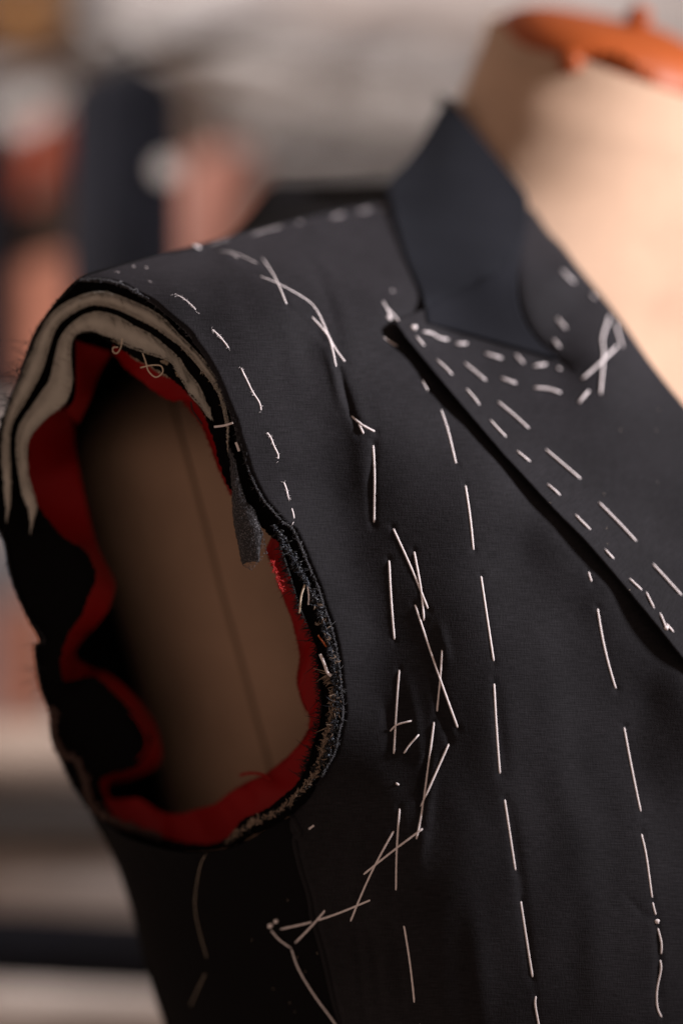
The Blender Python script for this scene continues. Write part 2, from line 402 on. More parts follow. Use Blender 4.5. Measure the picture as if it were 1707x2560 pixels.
cap_o = grid('neck_cap', G, M['orange'], df, closed_v=True)
MB().lathe(c0+ax*.0205+uy*.014+ux*.004, ax, [(.0055,0),(.0045,.003),(.0042,.005),(.0062,.008),(.0062,.012),(.004,.0145),(.0005,.015)], 24).build('knob', M['orange'], cap_o)
def rim(angdeg, r=.0625, h=.003):
    th = R_(angdeg); return c0+ux*(r*math.cos(th))-uy*(r*math.sin(th))+ax*h, (ux*math.cos(th)-uy*math.sin(th))
p, nn = rim(246); MB().lathe(p-nn*.004-ax*.004, nn, [(.006,0),(.0065,.006),(.0055,.009),(.002,.0105),(.0004,.0107)], 24).build('lug', M['orange'], cap_o)
p, nn = rim(310, .061, .004); MB().lathe(p, nn, [(.0045,0),(.0045,.003),(.003,.0045),(.0004,.005)], 20).build('screw_head', M['steel'], cap_o)
p, nn = rim(90, .03, .03); 
for ang in np.linspace(254, 281, 7):
    p, nn = rim(ang, .0585, .003); s_ = nn.cross(ax)
    MB().box(p, s_*.0006, nn*.002, ax*.0062).build('rib', M['orange_dk'], cap_o, smooth=False)
# side seam and the flat tuck seam of the linen cover
Gb = np.array([[tuple(p) for p in r] for r in body_bvh_src]); nu, nv = Gb.shape[:2]
bv = [Vector(p) for p in Gb.reshape(-1, 3)]
bf = [(i*nv+j, i*nv+(j+1) % nv, (i+1)*nv+(j+1) % nv, (i+1)*nv+j) for i in range(nu-1) for j in range(nv)]
BODY = BVHTree.FromPolygons(bv, bf)
def onbvh(T, px, py, lift=0.0, fallback=1.25):
    dr = (P(px, py, 1)-CAMP); ln = dr.length; dr.normalize(); h = T.ray_cast(CAMP, dr)
    if h[0] is None: return P(px, py, fallback)
    return h[0]+(h[1] if h[1].dot(dr) < 0 else -h[1])*lift
sp_ = curve([(400,880),(430,1010),(470,1150),(510,1300),(555,1480),(600,1640),(640,1790),(670,1900),(690,2000)], 60)
MB().tube([onbvh(BODY, x, y, .0002) for x, y in sp_], .0011, 8).build('side_seam', M['seam'], df)

# ------------------------------------------------------------------ jacket
jk = empty('suit_jacket', P(900, 2700, 1.3), 'unfinished black sleeveless suit jacket with white basting stitches on the dress form', 'jacket')
ARM_EDGE = [(195,700),(250,699),(301,710),(339,731),(378,751),(408,776),(439,800),(467,823),(487,852),(513,889),(531,920),(548,956),(561,989),(579,1033),(588,1055),(597,1093),(609,1129),(622,1174),(640,1216),(660,1252),(681,1276),(706,1305),(731,1322),(748,1358),(766,1402),(782,1440),(797,1475),(810,1520),(826,1564),(837,1606),(845,1654),(850,1700),(857,1779),(848,1828),(836,1880),(818,1914),(798,1951),(770,1994),(728,2040)]
SEAM = [(742,2100),(758,2173),(778,2237),(787,2294),(806,2358),(822,2422),(838,2492),(857,2560),(890,2700)]
front_d = TPS([(195,700,1.224),(265,688,1.224),(330,665,1.236),(400,640,1.250),(450,730,1.214),(500,800,1.206),(531,920,1.199),(560,985,1.1975),(588,1055,1.1962),(612,1135,1.1955),(640,1216,1.1955),(706,1300,1.1965),
  (520,612,1.272),(640,583,1.286),(750,552,1.305),(860,528,1.330),(960,512,1.347),(1010,500,1.352),(566,640,1.250),(700,720,1.228),(770,880,1.2175),(830,880,1.2200),(815,1060,1.2120),(835,1240,1.2105),(920,1060,1.2125),(935,1220,1.2095),(700,1110,1.2015),(870,1420,1.2065),
  (860,700,1.258),(970,760,1.254),(960,850,1.240),(1060,965,1.2345),(1171,1055,1.2300),(1251,1150,1.2255),(1384,1295,1.2205),(1537,1461,1.2172),(1707,1668,1.2150),(1830,1820,1.215),(1130,1110,1.2215),(1180,1300,1.2085),(1210,1550,1.200),(1240,1800,1.1935),(1280,2100,1.1915),(1330,2450,1.196),
  (782,1440,1.198),(837,1606,1.197),(857,1779,1.199),(818,1914,1.204),(728,2040,1.218),(758,2173,1.219),(787,2294,1.221),(822,2422,1.224),(857,2560,1.227),(890,2700,1.232),
  (930,1560,1.2050),(1000,1450,1.2045),(940,1750,1.2025),(990,1900,1.1985),(900,2100,1.200),(1000,2300,1.197),(1030,2560,1.203),(1310,1385,1.2150),(1440,1540,1.2125),(1530,1640,1.2128),(1620,1750,1.2145),(1580,1900,1.212),(1620,2200,1.208),(1640,2560,1.212),
  (1800,2000,1.2240),(1830,2600,1.230),(1200,900,1.275),(1400,1100,1.262),(1700,1400,1.255),(1850,1500,1.27)])
STS = ([(482,611),(503,622)],[(520,619),(552,606),(580,600)],[(622,592),(661,579),(708,566)],[(741,559),(756,557)],[(822,546),(864,534)],[(889,531),(931,522)],[(948,524),(966,517)],
  [(566,625),(601,652)],[(540,630),(580,633),(615,646),(650,664)],[(652,641),(690,700),(718,766)],[(646,690),(700,712),(766,750),(790,775),(806,805),(822,842),(838,872),(864,908)],[(776,790),(800,815),(822,845),(832,880),(840,922)],
  [(953,749),(970,778),(977,803)],[(964,768),(980,785),(996,803)],[(954,840),(977,857),(997,868)],[(1056,829),(1079,833),(1098,845),(1120,849)],[(1040,841),(1059,864)],[(1138,859),(1166,859)],[(1211,883),(1254,896)],[(1289,886),(1308,908)],
  [(1332,916),(1364,911)],[(1091,899),(1130,937)],[(1161,907),(1214,951)],[(1252,945),(1289,958)],[(1333,969),(1370,972),(1401,982)],[(1165,972),(1198,1012)],[(1244,1004),(1321,1071)],[(1225,1050),(1264,1092)],[(1291,1127),(1324,1154)],
  [(1053,947),(1071,982)],[(1101,1021),(1120,1080),(1140,1163)],[(1404,675),(1435,706)],[(1479,735),(1487,745)],[(1391,795),(1414,821)],[(1383,849),(1399,868)],[(1453,948),(1542,865)],[(1500,987),(1508,886),(1505,847),(1523,790)],
  [(1555,868),(1538,806)],[(1445,1008),(1471,977)],[(1363,1123),(1450,1197)],[(1367,1210),(1399,1238)],[(1437,1286),(1475,1324)],[(1496,1256),(1589,1353)],[(1511,1373),(1533,1397)],[(1630,1409),(1702,1488)],[(1572,1446),(1603,1475)],
  [(1614,1480),(1634,1521)],[(1648,1532),(1664,1572)],[(1664,1559),(1682,1580)],[(1469,1427),(1478,1457)],[(1492,1518),(1539,1725)],
  [(932,1109),(936,1183),(935,1311)],[(876,1038),(905,1062),(940,1081)],[(896,1057),(910,1087)],[(972,1397),(986,1603)],[(998,1671),(993,1735),(984,1889)],[(981,1318),(1071,1526)],[(1034,1375),(1052,1474),(1060,1556)],
  [(1036,1508),(1145,1823)],[(1105,1621),(1099,1709),(1091,1783)],[(1085,1801),(1058,2006),(1040,2102)],[(1123,1856),(1060,1998),(1050,2022)],[(999,2017),(990,2230)],[(1060,2069),(905,2189)],[(986,2074),(875,2307)],
  [(931,2248),(841,2285),(771,2307),(701,2323)],[(816,2272),(738,2357)],[(1009,2310),(1036,2511)],[(1049,2554),(1056,2600)],[(1162,1210),(1183,1379)],[(1201,1437),(1234,1657)],[(1234,1705),(1249,1938)],[(1260,1995),(1288,2180)],
  [(1300,2249),(1331,2447)],[(1339,2486),(1337,2512),(1346,2565),(1352,2620)],[(1558,1815),(1601,2033)],[(1601,2081),(1614,2139),(1629,2248)],[(1629,2252),(1639,2291)],[(1642,2316),(1652,2358),(1651,2390)],
  [(1648,2396),(1651,2422),(1641,2475),(1642,2518),(1654,2547)],[(771,2074),(787,2062)])
FOLDS = [([(842,900),(856,960),(872,1010),(895,1090)],9,-.0022),([(815,860),(835,930),(850,1010)],13,.0018),([(880,950),(900,1050),(905,1200)],22,.0012),
  ([(760,640),(800,700),(830,790),(850,880)],16,-.0014),([(800,640),(840,720),(865,800)],20,.0014),
  ([(1062,1600),(1085,1700),(1100,1790),(1125,1850)],9,-.0018),([(1070,1880),(1052,1960),(1048,2030)],8,-.0022),([(1085,1900),(1070,2010),(1050,2150)],14,.0014),
  ([(1000,2050),(985,2150),(975,2300)],12,-.0015),([(960,2080),(940,2200),(930,2300)],14,.0012),([(870,2060),(862,2150),(850,2250)],14,-.0014),([(905,2040),(900,2150),(880,2260)],12,.0013),
  ([(985,2330),(1000,2420),(1010,2540)],12,-.0016),([(960,2300),(965,2420),(980,2560)],14,.0014),([(1020,1700),(1040,1800),(1050,1900)],16,.0012),
  ([(1270,2000),(1300,2200),(1325,2450)],14,-.0012),([(1240,1720),(1262,1950)],14,-.001),([(720,1330),(760,1380),(790,1450)],8,-.0008),([(940,1100),(925,1200),(930,1320)],10,-.0012),
  ([(1635,2300),(1642,2400),(1635,2520)],9,-.0014),([(1560,2240),(1600,2280),(1636,2300)],7,-.0010),([(1180,2250),(1200,2450),(1215,2600)],30,.0016),([(1450,2000),(1480,2300),(1480,2560)],40,.0016),([(1360,1600),(1400,1900),(1420,2200)],45,.0014),
  ([(890,2300),(905,2450),(920,2600)],12,-.0016),([(925,2320),(945,2440),(955,2560)],12,-.0012),([(700,760),(730,860),(745,980)],28,.0010),([(540,640),(600,720),(640,830)],26,-.0009),
  ([(1100,1560),(1120,1660)],12,.0010),([(960,1750),(975,1830),(970,1900)],14,-.0012)]
Lc = knots(ARM_EDGE+SEAM, 7)
s = np.concatenate([[0], np.cumsum(np.linalg.norm(np.diff(Lc, axis=0), axis=1))]); s /= s[-1]
Rpts = np.array([(1010,500),(1120,640),(1250,800),(1400,960),(1560,1120),(1700,1280),(1800,1500),(1830,1800),(1840,2200),(1850,2700)], float)
Rs = np.array([0,.07,.14,.22,.31,.40,.52,.66,.82,1.])
Rc = np.stack([np.interp(s, Rs, Rpts[:, k]) for k in (0, 1)], 1)
NU, NV = len(Lc), 260
uu = np.linspace(0, 1, NV)**1.0
X = Lc[:, None, :]*(1-uu)[None, :, None]+Rc[:, None, :]*uu[None, :, None]
X[:, :, 1] -= (14*np.exp(-s/.03))[:, None]*np.sin(np.pi*uu)[None]
X[:, :, 0] += (noise1(NU, 150, 2.2)+rng.normal(0, 1.2, NU))[:, None]*np.clip(1-uu/.012, 0, 1)[None]*(s < .76)[:, None]
Xf = X.reshape(-1, 2); D = front_d(Xf)
for ln, wd, am in FOLDS: D += ridge(Xf, ln, wd, am*.75 if wd < 100 else am)
# soft small puckers of basted cloth
D += .00025*np.sin(Xf[:, 0]/23+np.sin(Xf[:, 1]/90)*2)*np.exp(-((Xf[:, 1]-2150)/450)**2)+.00018*np.sin(Xf[:, 0]/37+Xf[:, 1]/130)
UVf = Xf*1.2/K
for st in STS:                                     # thread ends pull the cloth in
    for (x, y) in (st[0], st[-1]):
        k_ = (np.abs(Xf[:, 0]-x) < 60) & (np.abs(Xf[:, 1]-y) < 60); r2 = (Xf[k_, 0]-x)**2+(Xf[k_, 1]-y)**2
        D[k_] += .00050*np.exp(-r2/80.)-.00015*np.exp(-r2/600.)
    if len(st) > 1:
        p0, p1 = np.array(st[0], float), np.array(st[-1], float); L = np.linalg.norm(p1-p0)
        if L > 60: D += -ridge(Xf, [tuple(p0), tuple(p1)], 7, .00025)
D = D.reshape(NU, NV)
edge = np.minimum(uu/.012, 1)
D += (.0025*(1-edge))[None]                       # the cut edge turns in
front_G = [[P(X[i, j, 0], X[i, j, 1], D[i, j]) for j in range(NV)] for i in range(NU)]
front = grid('front_panel', front_G, M['cloth'], jk, uv=UVf, flip=True, solid=.0012)

# lapel: lies over the front, edge lifted
LL = [(1285,625),(1225,725),(1115,785),(1000,800),(1005,829),(1050,886),(1104,953),(1171,1033),(1251,1128),(1307,1189),(1384,1273),(1460,1350),(1537,1439),(1626,1546),(1707,1648),(1830,1800)]
LR = [(1322,505),(1345,545),(1370,582),(1400,612),(1430,652),(1461,691),(1508,748),(1560,816),(1612,893),(1664,962),(1707,1015),(1750,1070),(1800,1130),(1850,1200),(1900,1280),(2000,1450)]
lap_d = TPS([(1215,640,1.288),(1150,700,1.280),(1000,800,1.243),(1005,829,1.237),(1104,953,1.231),(1251,1128,1.222),(1384,1273,1.217),(1537,1439,1.214),(1707,1648,1.212),(1830,1800,1.212),
  (1322,505,1.362),(1400,612,1.325),(1461,691,1.312),(1508,748,1.303),(1612,893,1.285),(1707,1015,1.272),(1850,1200,1.26),(2000,1450,1.26),
  (1100,850,1.258),(1220,890,1.262),(1400,915,1.268),(1420,660,1.305),(1400,800,1.285),(1500,900,1.266),(1330,970,1.254),(1250,1000,1.243),(1330,1090,1.236),(1450,1200,1.232),(1550,1350,1.224),(1650,1300,1.238),(1650,1500,1.219)])
a, b = knots(LL, 12), knots(LR, 12); nv = 120; uu = np.linspace(0, 1, nv)
X = a[:, None]*(1-uu)[None, :, None]+b[:, None]*uu[None, :, None]; Xf = X.reshape(-1, 2); Dl = lap_d(Xf).reshape(len(a), nv)
Gl = []
for i in range(len(a)):
    row = []; n_ = Vector((b[i]-a[i])).normalized()
    # turned-under edge on the left: facing goes back beneath
    for k, (o, dz) in enumerate(((60,.0022),(30,.0024),(10,.0024),(1,.0022),(-1.5,.0012),(0,.0004))):
        q = a[i]+np.array(n_)*o; row.append(P(q[0], q[1], Dl[i, 0]*0+float(lap_d([q])[0])+dz*min(1, .4+i/50)))
    for j in range(1, nv-1): row.append(P(X[i, j, 0], X[i, j, 1], Dl[i, j]))
    for o, dz in ((0,0),(2,.003),(1,.007),(-6,.013),(-30,.022),(-70,.03)):   # the fold rolls back at the neck side
        q = b[i]+np.array(n_)*o; row.append(P(q[0], q[1], Dl[i, -1]+dz))
    Gl.append(row)
M['lapel'] = M['cloth']
lapel = grid('lapel', Gl, M['lapel'], jk, flip=True)

# collar: stands round the neck and lies on the lapel
CL = [(1112,246),(1085,295),(1058,345),(1020,400),(985,440),(966,475),(976,520),(990,570),(1008,630),(1030,685),(1052,735),(1062,775),(1066,806)]
CR = [(1128,252),(1170,304),(1209,356),(1245,402),(1280,446),(1310,488),(1316,530),(1306,590),(1294,650),(1287,715),(1300,790),(1338,852),(1392,898)]
fd = lambda x, y, o=.0035: (x, y, float(front_d([(x, y)])[0])-o)
ld = lambda x, y, o=.0016: (x, y, float(lap_d([(x, y)])[0])-o)
col_d = TPS([(1112,246,1.405),(1058,345,1.388),(985,440,1.362),(966,475,1.350),fd(980,530),fd(990,570),fd(1008,630),fd(1030,685),fd(1052,735),fd(1062,775),ld(1066,806),
  (1128,252,1.405),(1209,356,1.375),(1280,446,1.354),(1310,488,1.348),ld(1306,590),ld(1294,650),ld(1287,715),ld(1300,790),ld(1338,852),ld(1392,898),ld(1140,838),ld(1220,858),ld(1300,880),(1120,420,1.358)])
a, b = knots(CL, 10), knots(CR, 10); nv = 70; uu = np.linspace(0, 1, nv)
X = a[:, None]*(1-uu)[None, :, None]+b[:, None]*uu[None, :, None]
UNDER = tree_of([front, lapel])
n_rows = len(a); tt = np.linspace(0, 1, n_rows)
# bottom edge sags a little between the two corners
Xf = X.reshape(-1, 2); Dc = col_d(Xf).reshape(n_rows, nv); Gc = []
Dlap = lap_d(Xf).reshape(n_rows, nv)-.0016
Hc = np.full(Dc.shape, 9.0)
for i in range(n_rows):
    for j in range(nv):
        dr = (P(X[i, j, 0], X[i, j, 1], 1)-CAMP).normalized(); h = UNDER.ray_cast(CAMP, dr)
        if h[0] is not None: Hc[i, j] = (h[0]-CAMP).dot(FW)
Hc[tt < .34] = 9
target = np.where((tt > .9)[:, None] & (Hc < 9), Hc-.0014, Dc)
Dc = np.minimum(target, Hc-.0014)
for _ in range(40):
    pad_ = np.pad(Dc, 1, mode='edge'); sm = (pad_[:-2, 1:-1]+pad_[2:, 1:-1]+pad_[1:-1, :-2]+pad_[1:-1, 2:])/4
    Dc = np.minimum(sm, Hc-.0012)
for i in range(n_rows):
    row = []; n_ = np.array(Vector(b[i]-a[i]).normalized()); up_ = max(0, 1-tt[i]/.5)
    for o, dz in ((160*up_+30, .10*up_+.012),(90*up_+16, .06*up_+.010),(35*up_+6,.030*up_+.007),(4*up_+0,.010*up_+.003),(0,.0012)):
        q = a[i]+n_*o; row.append(P(q[0], q[1], Dc[i, 0]+dz))
    for j in range(1, nv-1): row.append(P(X[i, j, 0], X[i, j, 1], Dc[i, j]))
    lift = 1-up_
    for o, dz in ((0,.0),(1.5,.002),(0,.0045),(-10,.007),(-40,.009+.01*up_)):
        q = b[i]+n_*o; row.append(P(q[0], q[1], Dc[i, -1]+dz))
    Gc.append(row)
collar = grid('collar', Gc, M['collar'], jk, flip=True, solid=.001)

# turned leaf of the collar that rolls over on the lapel
FL = [(1318,498),(1316,530),(1306,590),(1294,650),(1287,715),(1300,790),(1338,852),(1392,900),(1440,930)]
FRr = [(1326,508),(1345,545),(1372,584),(1400,612),(1445,670),(1508,748),(1552,806),(1585,855),(1600,880)]
a, b = knots(FL, 14), knots(FRr, 14); n_rows = len(a); nv = 60; G = []
for i in range(n_rows):
    v = i/(n_rows-1); w_ = min(1, v/.25)*min(1, (1-v)/.22); row = []; L = np.linalg.norm(b[i]-a[i])
    for j in range(nv):
        u = (j/(nv-1))**1.5; q = a[i]*(1-u)+b[i]*u; dd = u*L; base = float(lap_d([q])[0])
        roll = -.0036*(1-math.exp(-(dd/26.)**1.2))*math.exp(-dd/170.)*w_
        row.append(P(q[0], q[1], base-.0006+.0016*math.exp(-dd/10.)*w_+roll))
    q = a[i]; base = float(lap_d([q])[0]); pre = [P(q[0]+14*w_, q[1], base+.0012), P(q[0]+3*w_, q[1], base+.0014*w_)]
    G.append(pre+row)
leaf = grid('collar_leaf', G, M['cloth'], jk, flip=True)

# side panel under the armhole
top = [(228,2028),(300,2085),(380,2116),(470,2132),(570,2122),(640,2090),(728,2040)]
Tc = curve(top, 70); Bt = curve([(452,2700),(520,2710),(890,2700)], 70)
sl = knots([(228,2028),(262,2095),(287,2150),(315,2225),(335,2290),(347,2350),(375,2450),(412,2560),(455,2700)], 10)
sr = knots([(728,2040)]+SEAM[:-1]+[(890,2700)], 10)
rows = []
n = 80; sl = resample(sl, n); sr = resample(sr, n)
for i in range(n):
    v = i/(n-1); row = []
    for j in range(60):
        u = j/59; base = sl[i]*(1-u)+sr[i]*u
        top_off = (Tc[int(u*69)]-(np.array(top[0])*(1-u)+np.array(top[-1])*u))*(1-v)**3*max(0, 1-v*2.2)
        q = base+top_off
        dl, dr_ = 1.288+.03*v, 1.2195+.013*v
        dd = dr_+(dl-dr_)*(1-math.sqrt(max(0, 1-(1-u)**2)))*1.0+.012*(1-u)
        dd += .0012*math.sin(u*9+v*5)*u
        row.append(P(q[0], q[1], dd))
    pre = []
    for o, dz in ((190,.20),(120,.15),(60,.10),(22,.055),(5,.02)):
        pre.append(P(sl[i][0]+o, sl[i][1], 1.30+.03*v+dz))
    rows.append(pre+row)
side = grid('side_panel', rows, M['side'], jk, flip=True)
# welt along the side seam
sw = curve([(717,2046),(728,2070),(742,2100),(750,2125)], 14); sw2 = curve(SEAM, 70)

# rim of the armhole
def rim_d(px, py): return 1.196+max(0, 650-px)*.00006+max(0, py-1500)*.00009*min(1, max(0, (900-px)/500))
PAIRS = [((250,700),(250,836)),((200,698),(215,826)),((170,728),(190,835)),((130,770),(179,870)),((92,830),(178,905)),((72,885),(181,943)),((50,950),(176,985)),((25,1010),(122,1040)),((3,1070),(74,1096)),
 ((-12,1150),(69,1150)),((-15,1230),(82,1227)),((-5,1310),(102,1273)),((15,1360),(150,1335)),((25,1420),(215,1380)),((48,1490),(238,1440)),((75,1548),(205,1530)),((112,1597),(165,1600)),((90,1620),(151,1660)),((96,1677),(175,1722)),
 ((108,1732),(235,1690)),((128,1785),(300,1750)),((130,1837),(350,1800)),((145,1877),(376,1860)),((165,1920),(340,1915)),((191,1971),(257,1945)),((215,2008),(262,2000)),((240,2040),(290,2045)),((300,2080),(350,2072)),((380,2112),(410,2094)),
 ((470,2130),(480,2108)),((570,2120),(560,2102)),((640,2085),(602,2050)),((700,2055),(651,2029)),((760,2008),(694,2000)),((798,1951),(750,1950)),((835,1880),(775,1890)),((857,1779),(803,1780)),((849,1700),(797,1690)),((837,1606),(785,1606)),
 ((810,1520),(750,1520)),((782,1440),(722,1430)),((748,1358),(700,1362)),((731,1322),(668,1334)),((681,1277),(612,1270)),((640,1218),(577,1225)),((609,1129),(548,1150)),((588,1055),(528,1085)),((561,989),(500,1022)),((531,920),(458,972)),
 ((487,854),(400,928)),((408,778),(330,892)),((339,732),(285,862))]
oc = knots([p[0] for p in PAIRS]+[PAIRS[0][0]], 12); ic = knots([p[1] for p in PAIRS]+[PAIRS[0][1]], 12)
NR = len(oc)
jit = rng.normal(0, 1.6, NR)+noise1(NR, 120, 1.5); jin = rng.normal(0, 1.5, NR)+noise1(NR, 90, 1.5)
G = []
for i in range(NR):
    o, q = oc[i % (NR-1)] , ic[i % (NR-1)]; n_ = (q-o)/max(1e-6, np.linalg.norm(q-o)); k = i % (NR-1)
    leftpart = 1.0 if o[0] < 300 else 0.0
    o2 = o-n_*(3+jit[k]); q2 = q+n_*jin[k]; row = []
    dO = rim_d(*o)+.0015; 
    for t, dz in ((0,.018),(0,.004),(.06,.0022),(.22,.0048),(.5,.0065),(.8,.0075),(1.0,.0065),(1.0,.012),(.93,.03)):
        pt = o2*(1-t)+q2*t; row.append(P(pt[0], pt[1], dO*(1-0)+dz+.00035*math.sin(k*.9+t*7)))
    G.append(row)
rimo = grid('armhole_edge', G, M['cloth_in'], jk)

# shoulder pad: cream felt layers seen at their cut edge
A_out = [(5,1304),(8,1253),(7,1176),(6,1120),(9,1084),(16,1045),(33,994),(54,943),(69,905),(84,872),(94,845),(110,814),(128,788),(153,765),(179,750),(204,739),(230,732),(258,730),(288,737),(326,751),(378,775),(413,799),(444,832),(485,873),(518,910),(543,951),(557,989),(567,1033),(573,1068),(574,1100),(573,1140)]
A_in = [(28,1310),(33,1253),(27,1176),(24,1120),(26,1084),(34,1052),(60,1010),(89,960),(108,920),(120,880),(128,852),(137,828),(150,808),(168,792),(192,777),(217,765),(242,761),(272,766),(301,775),(339,793),(378,813),(416,839),(449,863),(478,893),(505,925),(531,958),(550,994),(560,1033),(566,1068),(568,1100),(570,1140)]
B_out = [(68,1335),(64,1278),(55,1227),(48,1180),(42,1130),(46,1078),(61,1045),(82,1015),(104,982),(125,951),(133,918),(139,892),(145,867),(153,844),(168,822),(192,800),(217,786),(242,780),(270,784),(301,795),(339,817),(378,837),(416,867),(449,897),(468,928),(492,957),(510,989),(525,1020),(534,1050)]
B_in = [(84,1340),(100,1276),(84,1230),(72,1189),(68,1130),(74,1096),(92,1070),(122,1040),(158,1012),(176,980),(181,943),(179,915),(177,890),(179,859),(187,840),(205,829),(230,826),(252,834),(283,845),(326,868),(378,886),(425,903),(444,931),(462,962),(480,992),(505,1019),(522,1046),(527,1050),(531,1056)]
def band(name, out, inn, m, d_off, depth, parent, bulge=.0012, per=10, rough=1.3, label=None):
    a, b = knots(out, per), knots(inn, per); n = min(len(a), len(b)); a, b = a[:n], b[:n]; G = []
    for i in range(n):
        e = min(1, min(i/20., (n-1-i)/10.)+.06)
        A_, B_ = a[i]+rng.normal(0, rough, 2), b[i]+rng.normal(0, rough, 2); mid = (A_+B_)/2
        A_ = mid+(A_-mid)*e; B_ = mid+(B_-mid)*e; row = []
        for t, dz in ((0,depth),(0,.0035),(.03,.0012),(.15,0),(.35,-bulge*.8),(.5,-bulge),(.65,-bulge*.8),(.85,0),(.97,.0012),(1,.0035),(1,depth)):
            q = A_*(1-t)+B_*t; row.append(P(q[0], q[1], rim_d(*q)+d_off+dz+.0002*math.sin(i*.37+t*5)))
        G.append(row)
    o = grid(name, G, m, parent); 
    if label: o['label'] = label
    return o
pad = band('shoulder_pad', B_out, B_in, M['cream'], .0042, .03, jk, label='inner cream felt layer of the shoulder padding')
pad2 = band('shoulder_pad', A_out, A_in, M['cream'], .0030, .03, jk, label='outer cream felt layer of the shoulder padding')
cv_o = [(270,838),(300,850),(340,868),(380,880),(425,898),(452,935),(466,962)]; cv_i = [(283,862),(311,876),(336,898),(368,914),(405,938),(442,952),(470,976)]
band('canvas_patch', cv_o, cv_i, M['canvas'], .0052, .02, jk, per=12, bulge=.0003)
# black pad cover below the cream
fo = [(575,1120),(588,1149),(593,1180),(603,1218),(613,1251),(634,1274),(644,1302),(656,1333),(667,1386)]
fi = [(570,1125),(576,1167),(580,1210),(581,1260),(584,1300),(590,1335),(598,1371),(606,1409),(628,1424)]
band('felt_tab', fo, fi, M['charcoal'], -.002, .003, jk, bulge=.0004, per=10, rough=.5)
# red lining
def ribbon(name, out, inn, d1, d2, m, per=10, rough=.4, wav=.0015, label=None):
    a, b = knots(out, per), knots(inn, per); n = min(len(a), len(b)); G = []
    for i in range(n):
        row = []
        for j in range(15):
            t = j/14; q = a[i]*(1-t)+b[i]*t+(rng.normal(0, rough, 2) if j == 14 else 0); cz = .0016*t*(abs(math.sin(i*.055+1.3*math.sin(i*.021)+t*.8))**6-.3)+.0009*t*abs(math.sin(i*.17+t))**4
            row.append(P(q[0], q[1], rim_d(*q)+d1*(1-t)+d2*t+cz*(1+wav*600)+wav*math.sin(i*.22)*t+wav*.5*math.sin(i*.09+2)))
        G.append(row)
    o = grid(name, G, m, jk, solid=.0005)
    if label: o['label'] = label
    return o
rb_o = [(232,1935),(240,1985),(262,2040),(319,2078),(398,2104),(446,2116),(507,2120),(559,2116),(600,2085),(625,2050),(660,2040),(710,2010),(752,1970),(785,1930),(800,1870),(812,1808),(822,1765),(818,1707),(812,1683),(805,1635),(797,1600),(785,1570),(772,1535),(755,1495),(742,1455),(728,1420),(715,1380),(700,1338),(690,1320)]
rb_i = [(278,1950),(268,1972),(285,1998),(350,1997),(399,2028),(446,2036),(493,2023),(536,2011),(565,1989),(599,1968),(622,1954),(662,1938),(685,1920),(708,1902),(737,1874),(760,1845),(771,1822),(774,1790),(760,1765),(748,1730),(743,1693),(749,1644),(742,1597),(730,1549),(715,1510),(700,1470),(692,1435),(672,1395),(664,1375)]
ribbon('lining', rb_o, rb_i, .014, .024, M['red'], label='red lining edge round the front of the armhole')
rl_o = [(60,1060),(50,1130),(55,1200),(80,1265),(130,1320),(200,1370),(225,1400),(230,1440),(215,1490),(185,1545),(155,1595),(142,1650),(165,1720),(228,1695),(292,1752),(342,1802),(366,1860),(335,1905),(270,1935),(245,1955)]
rl_i = [(180,1010),(186,1100),(200,1180),(218,1265),(238,1345),(262,1405),(282,1440),(288,1468),(272,1522),(240,1565),(205,1600),(188,1640),(232,1672),(268,1682),(318,1722),(372,1783),(401,1850),(398,1910),(335,1945),(283,1958)]
ribbon('lining', rl_o, rl_i, .022, .048, M['red'], wav=.004, label='red lining folds at the back of the armhole')
rt_o = [(283,852),(320,880),(350,900),(400,925),(445,952),(470,985),(500,1022),(530,1080),(560,1170),(590,1240)]
rt_i = [(286,884),(314,920),(344,944),(372,966),(403,989),(432,1003),(460,1004),(512,1078),(545,1165),(578,1238)]
ribbon('lining', rt_o, rt_i, .016, .024, M['red'], rough=1.2, label='red lining strip under the shoulder padding')
rq_o = [(190,850),(192,920),(190,990),(170,1030)]; rq_i = [(280,880),(245,940),(225,1000),(195,1060)]
ribbon('lining', rq_o, rq_i, .02, .045, M['red'], wav=.004, label='red lining crease at the top of the back armhole')
# jacket back, with its dark inside towards the armhole
seam_path = [(1250,470,1.42),(1120,480,1.40),(1000,505,1.356),(960,511,1.349),(860,526,1.332),(750,550,1.307),(640,580,1.288),(520,610,1.274),(400,638,1.252),(300,664,1.236),(200,696,1.2255)]
left_path = [(130,770),(90,832),(70,885),(48,950),(23,1010),(1,1070),(-14,1150),(-17,1230),(-7,1310),(13,1360),(23,1420),(46,1490),(73,1548),(100,1600),(90,1625),(94,1677),(106,1732),(126,1785),(128,1837),(143,1877),(163,1920),(189,1971),(222,2020),(287,2150),(335,2290),(375,2450),(412,2560),(455,2700)]
back_cols = {0:[(1300,420,1.47),(1350,380,1.5),(1400,500,1.55)],1:[(1130,440,1.44),(1150,420,1.49),(1180,560,1.55)],2:[(1000,478,1.41),(1000,462,1.46),(1020,600,1.54)],3:[(960,482,1.40),(950,462,1.45),(960,600,1.53)],4:[(862,495,1.39),(865,466,1.44),(880,600,1.52)],
 5:[(757,510,1.37),(765,468,1.42),(780,600,1.51)],6:[(660,545,1.34),(672,478,1.41),(690,600,1.50)],7:[(535,608,1.31),(600,600,1.37),(640,720,1.49)],8:[(410,648,1.29),(440,690,1.35),(520,800,1.47)],9:[(305,682,1.27),(330,740,1.33),(450,850,1.46)],10:[(200,716,1.26),(230,790,1.32),(400,900,1.45)]}
cols = [[p]+back_cols[i]+[(500+(600 if i < 4 else 300), 1500, 1.56)] for i, p in enumerate(seam_path)]
